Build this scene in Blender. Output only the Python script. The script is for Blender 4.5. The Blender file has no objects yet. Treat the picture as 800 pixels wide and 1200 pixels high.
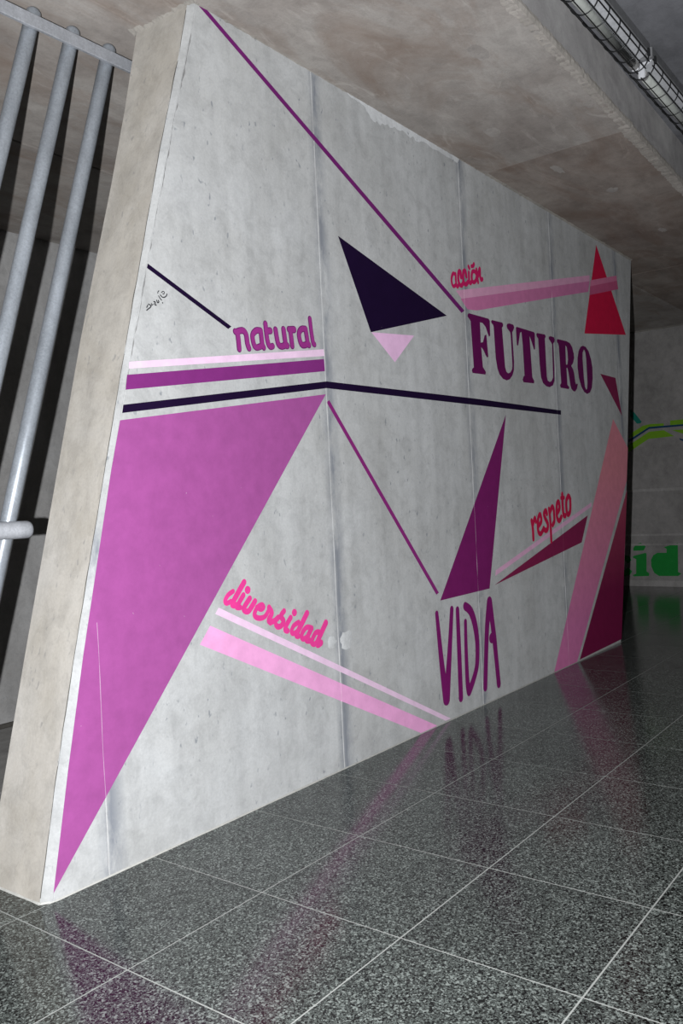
import bpy, bmesh, math, random
from mathutils import Vector, Matrix, noise
from mathutils.geometry import tessellate_polygon

scene = bpy.context.scene
COL = scene.collection
random.seed(7)

# ---------------------------------------------------------------- measured data (metres; wall shapes are x, z on the wall)
POLYS = [
    ('magenta', 'painted_triangle', 'large magenta triangle narrowing down to the floor', [[2.1435, 1.7649], [3.4737, 1.9669], [1.7395, 0.0313], [1.8279, 0.4627], [1.9174, 0.8683], [2.0876, 1.5624]], 0),
    ('palepink', 'painted_stripe', 'pale pink stripe under the word natural', [[2.2045, 2.0039], [3.4743, 2.202], [3.4773, 2.1671], [2.2006, 1.9767]], 0),
    ('purple', 'painted_stripe', 'purple stripe below the pale pink one', [[2.1896, 1.9502], [3.4739, 2.1511], [3.476, 2.0876], [2.1786, 1.8893]], 0),
    ('dark', 'painted_stripe', 'near-black stripe bent at the panel joint', [[2.1634, 1.828], [3.4862, 2.0353], [5.1416, 2.0584], [6.5395, 2.0622], [6.5354, 2.0274], [5.1372, 2.0146], [3.4834, 1.9993], [2.1558, 1.7945]], 0),
    ('dark', 'painted_line', 'short near-black diagonal line beside the leaning edge', [[2.3257, 2.4241], [2.7992, 2.2282], [2.7774, 2.2135], [2.32, 2.4046]], 0),
    ('purpleline', 'painted_line', 'long thin purple diagonal line from the top corner', [[2.6775, 3.6558], [2.7118, 3.6678], [5.0095, 2.6377], [4.9672, 2.6155]], 0),
    ('dark', 'painted_triangle', 'large near-black triangle', [[3.6473, 2.8328], [4.772, 2.5686], [3.9113, 2.3489]], 0),
    ('palepink2', 'painted_triangle', 'small pale pink triangle under the near-black one', [[3.9171, 2.3497], [4.3661, 2.3883], [4.1416, 2.2036]], 0),
    ('rosepale', 'painted_stripe', 'pale rose stripe running from the word acción', [[4.9048, 2.7533], [7.3094, 3.2993], [7.3029, 3.2463], [4.9776, 2.7121]], 0),
    ('rose', 'painted_stripe', 'deeper rose stripe under the pale rose one', [[4.9648, 2.7088], [7.3029, 3.2463], [7.2606, 3.146], [6.4194, 2.9526], [5.1835, 2.6648], [5.0515, 2.6527]], 0),
    ('red', 'painted_triangle', 'tall crimson triangle', [[7.5051, 3.6086], [8.1903, 2.8887], [7.1251, 2.7624]], 0),
    ('rosemix2', 'painted_stripe', 'rose stripe crossing the crimson triangle', [[7.3243, 3.2577], [8.0024, 3.4246], [8.0077, 3.3771], [7.3074, 3.202]], 1),
    ('rosemix', 'painted_stripe', 'darker rose stripe crossing the crimson triangle', [[7.3074, 3.202], [8.0077, 3.3771], [8.0323, 3.3006], [7.2833, 3.1206]], 1),
    ('wine', 'painted_triangle', 'small wine-coloured triangle after the word FUTURO', [[7.4584, 2.4452], [7.8458, 2.4431], [7.9767, 2.0934]], 0),
    ('purpleline2', 'painted_line', 'thin purple diagonal line leading down to the word VIDA', [[3.4768, 1.9247], [3.5002, 1.9384], [4.51, 0.8108], [4.4785, 0.8011]], 0),
    ('plum', 'painted_triangle', 'tall plum triangle above the word VIDA', [[5.5479, 1.9758], [5.1762, 0.7639], [4.5217, 0.76]], 0),
    ('palepink3', 'painted_stripe', 'pale pink stripe under the word respeto', [[5.2786, 0.879], [7.1015, 1.3001], [7.1071, 1.266], [5.2672, 0.8416]], 0),
    ('wine', 'painted_triangle', 'long wine-coloured triangle under the pale pink stripe', [[5.2481, 0.7791], [7.0082, 1.1931], [6.8459, 0.9712]], 0),
    ('salmon', 'painted_band', 'broad salmon band rising from the floor', [[7.7318, 2.0535], [8.0976, 1.7943], [8.0246, 1.4841], [6.6315, 0.0046], [6.1683, 0.0023]], 0),
    ('darkwine', 'painted_triangle', 'dark wine triangle at the far end of the wall', [[8.0196, 1.3949], [7.6888, 0.024], [6.6869, 0.011]], 0),
    ('palepink', 'painted_stripe', 'thin pale pink stripe under the word diversidad', [[2.6297, 0.9558], [4.581, 0.0097], [4.518, 0.0104], [2.6071, 0.9307]], 0),
    ('pink', 'painted_stripe', 'thick pink stripe running down to the floor', [[2.5729, 0.8834], [4.415, 0.0045], [4.2377, -0.0018], [2.5072, 0.8105]], 0),]
FUTURO = [
    ([[5.0482, 2.6179], [5.0668, 2.6293], [5.3474, 2.6327], [5.3652, 2.6203], [5.3609, 2.5153], [5.341, 2.5068], [5.3188, 2.5366], [5.297, 2.5692], [5.2555, 2.59], [5.2185, 2.5889], [5.217, 2.45], [5.2484, 2.4568], [5.2783, 2.5077], [5.3042, 2.5169], [5.3178, 2.3644], [5.3005, 2.3555], [5.2771, 2.3718], [5.2493, 2.404], [5.2199, 2.4182], [5.2312, 2.2846], [5.2715, 2.2532], [5.2634, 2.2348], [5.0806, 2.2283], [5.0702, 2.2428], [5.0776, 2.2578], [5.1, 2.2687], [5.0853, 2.5775], [5.0745, 2.5874], [5.0467, 2.6034]], []),
    ([[5.3843, 2.6201], [5.3982, 2.631], [5.5559, 2.6353], [5.5709, 2.6252], [5.5666, 2.6093], [5.5493, 2.5977], [5.5701, 2.3184], [5.587, 2.2862], [5.6132, 2.2764], [5.6485, 2.2859], [5.6787, 2.3105], [5.6884, 2.3364], [5.6842, 2.5601], [5.6756, 2.5838], [5.6337, 2.603], [5.6249, 2.6234], [5.6373, 2.6375], [5.6724, 2.6456], [5.7349, 2.6449], [5.75, 2.6282], [5.7383, 2.6109], [5.7119, 2.5855], [5.72, 2.3708], [5.7105, 2.3073], [5.6811, 2.2671], [5.6363, 2.2352], [5.5872, 2.2229], [5.5272, 2.2286], [5.4768, 2.2545], [5.448, 2.2941], [5.4292, 2.3646], [5.4194, 2.586], [5.4141, 2.5973], [5.3895, 2.6088]], []),
    ([[5.7754, 2.6285], [5.7905, 2.6369], [6.0871, 2.6376], [6.1044, 2.6275], [6.0956, 2.5064], [6.0751, 2.5007], [6.0633, 2.519], [6.0281, 2.5714], [6.0066, 2.5952], [6.0226, 2.2854], [6.0546, 2.2589], [6.0464, 2.24], [5.8624, 2.2328], [5.8498, 2.2508], [5.8669, 2.2746], [5.8856, 2.2859], [5.8789, 2.5214], [5.8665, 2.6091], [5.8438, 2.5997], [5.8051, 2.5062], [5.7896, 2.4948], [5.7791, 2.503], [5.7763, 2.6098]], []),
    ([[6.1297, 2.6283], [6.1482, 2.6381], [6.2913, 2.6456], [6.3079, 2.6327], [6.2874, 2.6112], [6.2906, 2.3171], [6.3051, 2.2843], [6.3408, 2.276], [6.379, 2.2869], [6.4107, 2.3203], [6.4219, 2.5821], [6.4048, 2.5953], [6.3614, 2.6205], [6.3632, 2.6359], [6.4014, 2.6469], [6.4667, 2.6453], [6.4797, 2.6277], [6.4679, 2.6069], [6.4456, 2.5926], [6.4463, 2.3851], [6.4356, 2.2918], [6.4032, 2.2546], [6.336, 2.2339], [6.2724, 2.2363], [6.2119, 2.2575], [6.181, 2.2997], [6.166, 2.4025], [6.161, 2.5952], [6.1332, 2.6125]], []),
    ([[6.5222, 2.633], [6.5422, 2.6409], [6.719, 2.6457], [6.7886, 2.6383], [6.836, 2.6079], [6.8615, 2.5625], [6.8671, 2.5228], [6.8413, 2.4798], [6.7968, 2.4496], [6.8345, 2.4228], [6.8515, 2.3922], [6.8679, 2.3211], [6.8822, 2.3021], [6.9043, 2.312], [6.9202, 2.3053], [6.8989, 2.267], [6.8539, 2.2393], [6.8128, 2.2401], [6.7739, 2.2571], [6.7572, 2.2877], [6.7288, 2.3887], [6.7128, 2.4229], [6.6926, 2.4209], [6.6963, 2.2827], [6.7345, 2.2659], [6.7224, 2.2491], [6.5545, 2.2476], [6.5412, 2.2659], [6.5689, 2.2877], [6.5547, 2.5825], [6.5472, 2.6011], [6.5238, 2.6138]], [[6.6905, 2.6066], [6.7174, 2.5979], [6.7284, 2.5555], [6.731, 2.4922], [6.7166, 2.455], [6.6957, 2.4473], [6.6867, 2.4559]]),
    ([[7.0729, 2.6507], [7.1378, 2.6476], [7.2003, 2.6174], [7.2486, 2.5556], [7.2733, 2.4823], [7.2685, 2.3891], [7.2396, 2.3024], [7.1891, 2.2565], [7.1206, 2.2389], [7.0566, 2.2506], [6.9969, 2.2912], [6.9522, 2.3609], [6.9312, 2.4485], [6.9411, 2.5308], [6.9694, 2.591], [7.0171, 2.6333]], [[7.0952, 2.6203], [7.121, 2.6], [7.136, 2.5435], [7.1368, 2.4605], [7.1391, 2.336], [7.1262, 2.285], [7.1031, 2.2749], [7.0775, 2.2977], [7.0647, 2.3709], [7.0596, 2.4529], [7.0544, 2.5348], [7.0611, 2.5891]]),]
VIDA = [
    [[4.472, 0.6846, 0.0198], [4.5025, 0.3706, 0.0283], [4.5355, 0.1402, 0.0381]],
    [[4.6552, 0.6889, 0.0223], [4.6073, 0.4463, 0.027], [4.5415, 0.1389, 0.0385]],
    [[4.7262, 0.6766, 0.0227], [4.7223, 0.3953, 0.0265], [4.7169, 0.1111, 0.0277]],
    [[4.8213, 0.5864, 0.0194], [4.8124, 0.4124, 0.022], [4.8101, 0.1986, 0.0259], [4.8246, 0.1306, 0.0311]],
    [[4.8284, 0.6862, 0.0288], [4.8912, 0.6488, 0.0317], [4.9376, 0.5702, 0.0322], [4.9617, 0.4673, 0.0298], [4.9621, 0.3744, 0.0271], [4.9424, 0.2719, 0.0268], [4.8867, 0.1901, 0.0266], [4.8246, 0.1306, 0.0311]],
    [[5.1615, 0.6752, 0.037], [5.1154, 0.5317, 0.0311], [5.0846, 0.3675, 0.0294], [5.0448, 0.1122, 0.0278]],
    [[5.1615, 0.6752, 0.037], [5.1896, 0.5212, 0.0316], [5.2053, 0.4161, 0.0318], [5.2205, 0.2762, 0.0289], [5.2393, 0.0971, 0.0292]],
    [[5.1667, 0.4255, 0.0359], [5.174, 0.4258, 0.0359]],]
NATURAL = [
    [[2.8215, 2.2078, 0.0136], [2.8365, 2.1951, 0.0139], [2.842, 2.1291, 0.0136]],
    [[2.8376, 2.2113, 0.0136], [2.8724, 2.2191, 0.0141], [2.8924, 2.2024, 0.0141], [2.8984, 2.1627, 0.0141], [2.9073, 2.1408, 0.0141]],
    [[2.9932, 2.2347, 0.0138], [2.963, 2.2312, 0.0138], [2.9368, 2.2081, 0.0135], [2.9374, 2.1783, 0.0135], [2.9476, 2.155, 0.0135], [2.9651, 2.1511, 0.0135], [2.9981, 2.1638, 0.0138]],
    [[2.9932, 2.2347, 0.0138], [2.9973, 2.1967, 0.0138], [3.0005, 2.1696, 0.014], [3.0089, 2.1562, 0.0138]],
    [[3.0292, 2.2727, 0.0136], [3.0343, 2.2152, 0.0136], [3.042, 2.1801, 0.0138], [3.0553, 2.1656, 0.0138], [3.0731, 2.1705, 0.0138]],
    [[3.032, 2.2385, 0.0148], [3.0619, 2.2433, 0.0148]],
    [[3.1001, 2.2534, 0.0144], [3.1074, 2.2121, 0.0144], [3.1162, 2.1845, 0.0146], [3.1374, 2.1765, 0.0146], [3.1657, 2.1859, 0.0149]],
    [[3.1586, 2.2628, 0.0149], [3.1671, 2.2044, 0.0149], [3.1726, 2.1852, 0.0149], [3.1819, 2.1854, 0.0149]],
    [[3.1998, 2.2684, 0.0146], [3.2105, 2.256, 0.0146], [3.2186, 2.1886, 0.0148]],
    [[3.2091, 2.2681, 0.0158], [3.2387, 2.2727, 0.0158]],
    [[3.328, 2.2878, 0.0148], [3.2959, 2.2823, 0.0146], [3.2758, 2.2583, 0.0146], [3.2795, 2.2245, 0.0146], [3.2924, 2.2042, 0.0148], [3.3142, 2.2037, 0.0148], [3.3395, 2.2131, 0.015]],
    [[3.328, 2.2878, 0.0148], [3.3367, 2.2411, 0.0148], [3.342, 2.2134, 0.015], [3.35, 2.2086, 0.015]],
    [[3.3669, 2.3448, 0.0135], [3.3742, 2.2776, 0.0135], [3.3841, 2.2248, 0.0137], [3.3935, 2.217, 0.0137]],]
DIVERSIDAD = [
    [[2.7229, 1.0177, 0.0118], [2.6912, 1.0044, 0.0118], [2.6709, 0.9816, 0.0116], [2.6793, 0.9688, 0.0116], [2.7056, 0.974, 0.0118]],
    [[2.7969, 1.0515, 0.0152], [2.7455, 0.9982, 0.0149], [2.7169, 0.9659, 0.0146], [2.7185, 0.9555, 0.0146], [2.7375, 0.9532, 0.0149]],
    [[2.7878, 0.9933, 0.0137], [2.7548, 0.9595, 0.0135], [2.7416, 0.9441, 0.0135], [2.763, 0.9397, 0.0135]],
    [[2.8164, 1.0142, 0.0186], [2.8178, 1.0134, 0.0186]],
    [[2.8278, 0.9731, 0.0145], [2.7871, 0.935, 0.0142], [2.7957, 0.9184, 0.0142], [2.8204, 0.9186, 0.0145], [2.8617, 0.9562, 0.0145]],
    [[2.8713, 0.9278, 0.0112], [2.8982, 0.9121, 0.0112], [2.9183, 0.9201, 0.0114], [2.9076, 0.9355, 0.0112], [2.8763, 0.9271, 0.0122], [2.854, 0.8986, 0.013], [2.8653, 0.8803, 0.013], [2.8953, 0.8727, 0.0132], [2.9267, 0.8784, 0.0124], [2.9577, 0.9098, 0.0114]],
    [[2.9544, 0.9155, 0.0145], [2.9718, 0.8866, 0.0145], [2.9503, 0.8592, 0.0147], [2.9547, 0.8479, 0.0147], [2.9874, 0.8469, 0.0147], [3.015, 0.8593, 0.0149]],
    [[2.9582, 0.8391, 0.0111], [3.0016, 0.8511, 0.0114]],
    [[3.0591, 0.8844, 0.0145], [3.0342, 0.8632, 0.0143], [3.0517, 0.8395, 0.0145], [3.0367, 0.8183, 0.0145], [3.0104, 0.8152, 0.0143], [2.9969, 0.826, 0.0141]],
    [[3.1047, 0.8459, 0.0148], [3.0735, 0.817, 0.0145], [3.0611, 0.7934, 0.0145], [3.0782, 0.7858, 0.0145]],
    [[3.1339, 0.8675, 0.0186], [3.135, 0.867, 0.0183]],
    [[3.1615, 0.8155, 0.0134], [3.1242, 0.8038, 0.013], [3.1056, 0.779, 0.013], [3.1184, 0.7665, 0.013], [3.1491, 0.7726, 0.0132]],
    [[3.229, 0.8518, 0.0167], [3.1851, 0.805, 0.0165], [3.142, 0.7598, 0.0162], [3.1534, 0.7493, 0.0162]],
    [[3.2514, 0.7755, 0.0142], [3.2205, 0.782, 0.014], [3.1881, 0.7628, 0.014], [3.179, 0.7402, 0.014], [3.1928, 0.7281, 0.014], [3.2232, 0.7354, 0.0142]],
    [[3.2574, 0.7714, 0.0161], [3.2231, 0.7334, 0.0158], [3.2157, 0.7185, 0.0161], [3.2372, 0.7131, 0.0163]],
    [[3.3129, 0.7453, 0.0147], [3.2871, 0.7439, 0.0144], [3.2608, 0.7175, 0.0144], [3.2538, 0.7004, 0.0144], [3.2733, 0.6892, 0.0144], [3.303, 0.7007, 0.0147]],
    [[3.3733, 0.7833, 0.0177], [3.3245, 0.728, 0.0172], [3.296, 0.6937, 0.0172], [3.3028, 0.6816, 0.0172], [3.3265, 0.6876, 0.0172]],]
ACCION = [
    [[4.9102, 2.8568, 0.0125], [4.88, 2.8608, 0.0123], [4.8563, 2.8277, 0.0124], [4.8561, 2.7933, 0.0123], [4.8757, 2.7757, 0.0124], [4.9062, 2.7906, 0.0125]],
    [[4.9094, 2.8643, 0.0125], [4.9124, 2.7994, 0.0124], [4.9261, 2.7806, 0.0125], [4.9475, 2.8018, 0.0127]],
    [[4.9798, 2.8542, 0.0152], [4.9755, 2.8903, 0.0152], [4.9538, 2.8842, 0.015], [4.9421, 2.8434, 0.015], [4.9526, 2.8066, 0.0152], [4.9784, 2.7987, 0.0152], [5.0081, 2.8203, 0.0153]],
    [[5.053, 2.8735, 0.0155], [5.0426, 2.9069, 0.0154], [5.018, 2.8983, 0.0153], [5.0079, 2.8593, 0.0153], [5.0141, 2.8253, 0.0153], [5.042, 2.8177, 0.0154], [5.0738, 2.8399, 0.0155]],
    [[5.0907, 2.9061, 0.014], [5.0893, 2.8585, 0.014], [5.1016, 2.835, 0.014], [5.1262, 2.8533, 0.0141]],
    [[5.0897, 2.9454, 0.014], [5.0986, 2.9372, 0.014]],
    [[5.1723, 2.9294, 0.0144], [5.1427, 2.9218, 0.0143], [5.1276, 2.8932, 0.0141], [5.1303, 2.8619, 0.0141], [5.1522, 2.8508, 0.0141], [5.1856, 2.8719, 0.0144], [5.1973, 2.9061, 0.0144], [5.1763, 2.9282, 0.0144]],
    [[5.1296, 2.9551, 0.0133], [5.1551, 2.964, 0.0134], [5.1663, 2.9782, 0.0134]],
    [[5.1988, 2.9465, 0.0145], [5.205, 2.8995, 0.0145], [5.2131, 2.8628, 0.0145]],
    [[5.2156, 2.9055, 0.0145], [5.2464, 2.9616, 0.0146], [5.246, 2.9151, 0.0146], [5.2575, 2.887, 0.0146], [5.278, 2.8967, 0.0147]],]
RESPETO = [
    [[5.8899, 1.1961, 0.02], [5.9053, 1.1327, 0.0201], [5.9061, 1.0579, 0.0201]],
    [[5.9063, 1.1616, 0.019], [5.9457, 1.213, 0.0191], [5.9623, 1.188, 0.0193]],
    [[5.9978, 1.1474, 0.0194], [6.0596, 1.1835, 0.0198], [6.048, 1.2356, 0.0196], [6.0139, 1.2198, 0.0195], [5.9942, 1.167, 0.0194], [5.9992, 1.1083, 0.0194], [6.0375, 1.089, 0.0196], [6.0811, 1.1136, 0.0198]],
    [[6.1661, 1.2384, 0.0213], [6.151, 1.2628, 0.0213], [6.1152, 1.2404, 0.0212], [6.1326, 1.205, 0.0212], [6.175, 1.1584, 0.0215], [6.1646, 1.1191, 0.0213], [6.1278, 1.1101, 0.0212], [6.0944, 1.1277, 0.0211]],
    [[6.2098, 1.2743, 0.0192], [6.2253, 1.176, 0.0193], [6.2258, 1.0206, 0.0193]],
    [[6.2277, 1.2511, 0.0205], [6.2722, 1.2888, 0.0208], [6.297, 1.2688, 0.0209], [6.3029, 1.213, 0.0209], [6.2983, 1.1727, 0.0209], [6.2646, 1.1465, 0.0207]],
    [[6.3547, 1.2312, 0.0212], [6.4095, 1.2701, 0.0214], [6.4029, 1.3225, 0.0213], [6.3663, 1.3098, 0.0212], [6.3509, 1.2415, 0.0212], [6.3625, 1.1902, 0.0212], [6.3983, 1.1733, 0.0213], [6.4398, 1.2023, 0.0217]],
    [[6.476, 1.3814, 0.023], [6.4748, 1.2834, 0.0231], [6.484, 1.2185, 0.0231], [6.5179, 1.2094, 0.0232]],
    [[6.4523, 1.3536, 0.0166], [6.509, 1.3549, 0.0168]],
    [[6.5952, 1.3659, 0.0224], [6.5539, 1.3278, 0.0222], [6.5493, 1.255, 0.0222], [6.5672, 1.2179, 0.0223], [6.6125, 1.2318, 0.0224], [6.6325, 1.2889, 0.0226], [6.6267, 1.3521, 0.0224], [6.5952, 1.3659, 0.0224]],
    [[6.6087, 1.3683, 0.0158], [6.6414, 1.3413, 0.016]],]
SCRIBBLE = [
    [[2.3702, 2.3089, 0.0021], [2.3733, 2.3165, 0.0021], [2.3773, 2.3192, 0.0021]],
    [[2.3746, 2.2976, 0.0023], [2.383, 2.2869, 0.0024], [2.3892, 2.2829, 0.0023]],
    [[2.384, 2.3032, 0.0024], [2.3939, 2.2958, 0.0024], [2.4071, 2.2979, 0.0024], [2.4168, 2.3056, 0.0024], [2.4199, 2.3133, 0.0024]],
    [[2.3899, 2.3143, 0.0019], [2.3995, 2.3209, 0.0019], [2.4058, 2.318, 0.0019], [2.4027, 2.3104, 0.0019], [2.3962, 2.3103, 0.0019]],
    [[2.3617, 2.2774, 0.0026], [2.3663, 2.2681, 0.0026], [2.373, 2.2722, 0.0026], [2.3708, 2.2779, 0.0026]],
    [[2.3458, 2.2688, 0.0026], [2.3534, 2.2681, 0.0026], [2.3502, 2.2575, 0.0026], [2.3578, 2.2567, 0.0026]],
    [[2.3372, 2.2535, 0.0021], [2.3413, 2.2581, 0.0021]],
    [[2.317, 2.2543, 0.0025], [2.3244, 2.2515, 0.0026], [2.3291, 2.2463, 0.0025], [2.3184, 2.2366, 0.0025]],
    [[2.3313, 2.2595, 0.002], [2.3319, 2.2507, 0.002]],
    [[2.306, 2.2387, 0.0023], [2.313, 2.2497, 0.0023]],
    [[2.3052, 2.2267, 0.0023], [2.3158, 2.2352, 0.0023]],
    [[2.3918, 2.2712, 0.0028], [2.3928, 2.2711, 0.0029]],]
ARRIS = [
    [1.7043, 0.0164],
    [1.8013, 0.4655],
    [1.9039, 0.888],
    [2.1043, 1.6626],
    [2.2367, 2.165],
    [2.4426, 2.9224],
    [2.5906, 3.4168],
    [2.6576, 3.6712],]
CHAM = [
    [1.7392, 0.0253],
    [1.8279, 0.4627],
    [1.9193, 0.868],
    [2.0876, 1.5624],
    [2.2472, 2.1614],
    [2.4522, 2.8875],
    [2.6673, 3.618],]
BACKEDGE = [
    [2.6485, 3.6536],
    [2.5149, 3.0915],
    [2.2669, 2.2275],
    [1.9251, 0.9173],
    [1.7666, 0.2887],]
RIGHT = [
    [8.4385, 3.6315],
    [8.2462, 2.5848],
    [8.0904, 1.7941],
    [7.8835, 0.7881],
    [7.6787, 0.0335],]
DEPOSIT = [
    [3.7684, 3.656],
    [3.9384, 3.6928],
    [4.2484, 3.6965],
    [4.6317, 3.6918],
    [5.0645, 3.6866],
    [5.0012, 3.6225],
    [4.6252, 3.6201],
    [4.4271, 3.6113],
    [4.2589, 3.6089],
    [4.106, 3.5842],
    [4.0282, 3.5734],
    [3.9419, 3.6364],
    [3.8373, 3.6381],]
PATCH = [
    [3.5471, 0.6648, 0.0523, 0.0493],
    [3.4216, 0.6748, 0.0357, 0.0307],
    [3.4377, 3.2841, 0.0429, 0.0406],
    [3.5461, 3.318, 0.0371, 0.0369],
    [4.9539, 0.6871, 0.0465, 0.0448],
    [5.0651, 0.6821, 0.036, 0.0398],
    [6.4296, 0.677, 0.034, 0.0406],
    [6.5549, 0.7093, 0.0349, 0.0343],]
SOFFITPATCH = [
    [4.263, 1.848],
    [4.816, 2.373],
    [5.698, 2.326],
    [6.38, 2.183],
    [7.683, 2.203],
    [3.923, 1.993],
    [4.875, 1.779],]
FAR = [
    ('lime', 'painted_band', 'lime green band of the far mural', [[4.1246, 2.0414], [4.0712, 2.0716], [3.8259, 2.2109], [3.6198, 2.2146], [3.482, 2.1177], [3.8361, 2.1091], [4.07, 1.9734], [4.1291, 1.9433]]),
    ('lime', 'painted_band', 'lime green sliver above the navy line', [[4.1193, 2.1567], [4.0644, 2.2212], [3.9063, 2.3041], [3.8154, 2.3182], [3.6156, 2.3101], [3.6176, 2.2651], [3.823, 2.2733], [4.0675, 2.1522]]),
    ('lime', 'painted_band', 'lime green sliver at right above the navy line', [[3.5266, 2.3407], [3.3536, 2.3402], [3.0376, 2.3358], [3.0404, 2.2704], [3.3565, 2.2737], [3.5298, 2.268]]),
    ('lime', 'painted_band', 'lime green wedge under the navy line', [[3.5108, 2.2045], [3.3597, 2.2016], [3.0437, 2.194], [3.0474, 2.1067], [3.3623, 2.1406]]),
    ('navy', 'painted_line', 'navy line bent across the far wall', [[4.1209, 2.1221], [4.0738, 2.1412], [3.8228, 2.279], [3.3565, 2.2737], [3.0406, 2.2649], [3.0416, 2.2431], [3.3576, 2.2482], [3.8207, 2.2503], [4.0754, 2.1066], [4.1226, 2.0852]]),
    ('teal', 'painted_line', 'short teal stroke', [[4.078, 2.5515], [4.0278, 2.5173], [3.9207, 2.3628], [3.9387, 2.3416], [3.99, 2.3409], [4.082, 2.4653]]),
    ('navy', 'painted_line', 'short navy stroke at right', [[3.4132, 2.0837], [3.1575, 1.9733], [3.1594, 1.9294], [3.4088, 2.061]]),]
FARLET = [
    [[4.1236, 0.5535], [4.0866, 0.6053], [4.0168, 0.6277], [3.9451, 0.5751], [3.9761, 0.5178], [4.1255, 0.5128]],
    [[4.1289, 0.4374], [3.955, 0.4831], [3.9384, 0.4715], [3.9499, 0.2184], [3.9118, 0.1843], [3.919, 0.1497], [4.131, 0.1413], [4.1533, 0.1584], [4.1002, 0.1822], [4.0907, 0.391], [4.1358, 0.4142]],
    [[3.6935, 0.5615], [3.4991, 0.6218], [3.5118, 0.2112], [3.4694, 0.1891], [3.5142, 0.1548], [3.7785, 0.1515], [3.8437, 0.1965], [3.8789, 0.2879], [3.8804, 0.3796], [3.8436, 0.4483], [3.786, 0.4824], [3.6584, 0.4819], [3.6559, 0.5385]],
    [[4.3161, 0.426], [4.2561, 0.4552], [4.1872, 0.4317], [4.1582, 0.3793], [4.215, 0.3326], [4.2537, 0.3792], [4.2852, 0.3324], [4.2879, 0.2739], [4.2608, 0.2273], [4.2177, 0.2743], [4.1564, 0.2165], [4.1879, 0.1638], [4.2704, 0.1453], [4.3394, 0.1797], [4.3705, 0.2733], [4.3542, 0.3674]],]
CAM = {'h': 1.3857, 'lens': 29.692, 'right': [0.608276, -0.792215, -0.048944], 'up': [0.036601, -0.033602, 0.998765], 'fwd': [0.792881, 0.609316, -0.008557]}

H_CAM = CAM['h']
R_, U_, F_ = Vector(CAM['right']), Vector(CAM['up']), Vector(CAM['fwd'])

# ---------------------------------------------------------------- camera, world, flash, exposure
cam_data = bpy.data.cameras.new('camera')
cam = bpy.data.objects.new('camera', cam_data)
COL.objects.link(cam)
cam.matrix_world = Matrix(((R_.x, U_.x, -F_.x, 0), (R_.y, U_.y, -F_.y, 0), (R_.z, U_.z, -F_.z, H_CAM), (0, 0, 0, 1)))
cam_data.sensor_fit = 'VERTICAL'
cam_data.sensor_height = 36.0
cam_data.lens = CAM['lens']
cam_data.clip_end = 200
scene.camera = cam

world = bpy.data.worlds.new('world')
scene.world = world
world.use_nodes = True
world.node_tree.nodes['Background'].inputs['Color'].default_value = (1.0, 0.80, 0.58, 1)
world.node_tree.nodes['Background'].inputs['Strength'].default_value = 0.02

# the photographer's flash, on a bracket to the left of the lens
fl = bpy.data.lights.new('camera_flash', 'SPOT')
fl.energy = 1040
fl.color = (0.985, 0.99, 1.0)
fl.spot_size = math.radians(125)
fl.spot_blend = 0.7
fl.shadow_soft_size = 0.012
flash = bpy.data.objects.new('camera_flash', fl)
COL.objects.link(flash)
flash.location = Vector((0, 0, H_CAM)) - R_ * 0.16 - U_ * 0.03
flash.rotation_euler = (F_ + U_ * 0.16).to_track_quat('-Z', 'Y').to_euler()

scene.view_settings.view_transform = 'Standard'
scene.view_settings.look = 'None'
scene.view_settings.gamma = 1.0
scene.view_settings.use_curve_mapping = False
scene.view_settings.exposure = 0.0

# ---------------------------------------------------------------- main dimensions
YW, YB, H = 2.7354, 3.1100, 3.6609          # mural wall front, its back, underside of the low ceiling
H2 = 3.97                                    # underside of the higher ceiling
XF, YBK = 12.25, 6.06                        # end wall, rear wall beyond the bars
X0, T = 1.5958, 0.6                          # tile grid
JOINTS = [1.985, 3.480, 5.015, 6.464, 7.945]

# ---------------------------------------------------------------- helpers
def obj(name, verts, faces, mat, parent=None, smooth=False, kind=None, label=None, cat=None, group=None, mats=None, fmat=None):
    me = bpy.data.meshes.new(name)
    me.from_pydata([tuple(v) for v in verts], [], faces)
    for m in (mats or [mat]):
        me.materials.append(m)
    if fmat:
        me.polygons.foreach_set('material_index', fmat)
    if smooth:
        me.polygons.foreach_set('use_smooth', [True] * len(me.polygons))
    me.update()
    return link(name, me, parent, kind, label, cat, group)

def link(name, me, parent=None, kind=None, label=None, cat=None, group=None, loc=None):
    o = bpy.data.objects.new(name, me)
    COL.objects.link(o)
    if loc is not None: o.location = loc
    if parent is not None: o.parent = parent
    if kind: o['kind'] = kind
    if label: o['label'] = label
    if cat: o['category'] = cat
    if group: o['group'] = group
    return o

def fix_normals(o):
    bm = bmesh.new(); bm.from_mesh(o.data)
    bmesh.ops.recalc_face_normals(bm, faces=bm.faces)
    bm.to_mesh(o.data); bm.free()
    return o

def box_data(x0, x1, y0, y1, z0, z1):
    v = [(x0,y0,z0),(x1,y0,z0),(x1,y1,z0),(x0,y1,z0),(x0,y0,z1),(x1,y0,z1),(x1,y1,z1),(x0,y1,z1)]
    f = [(0,3,2,1),(4,5,6,7),(0,1,5,4),(1,2,6,5),(2,3,7,6),(3,0,4,7)]
    return v, f

def bevel_box(x0, x1, y0, y1, z0, z1, b):
    bm = bmesh.new()
    v, f = box_data(x0, x1, y0, y1, z0, z1)
    vs = [bm.verts.new(c) for c in v]
    for q in f: bm.faces.new([vs[i] for i in q])
    bmesh.ops.bevel(bm, geom=list(bm.edges), offset=b, segments=1, affect='EDGES', clamp_overlap=True)
    V = [tuple(c.co) for c in bm.verts]; bm.verts.index_update()
    Fc = [tuple(c.index for c in g.verts) for g in bm.faces]
    bm.free()
    return V, Fc

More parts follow.
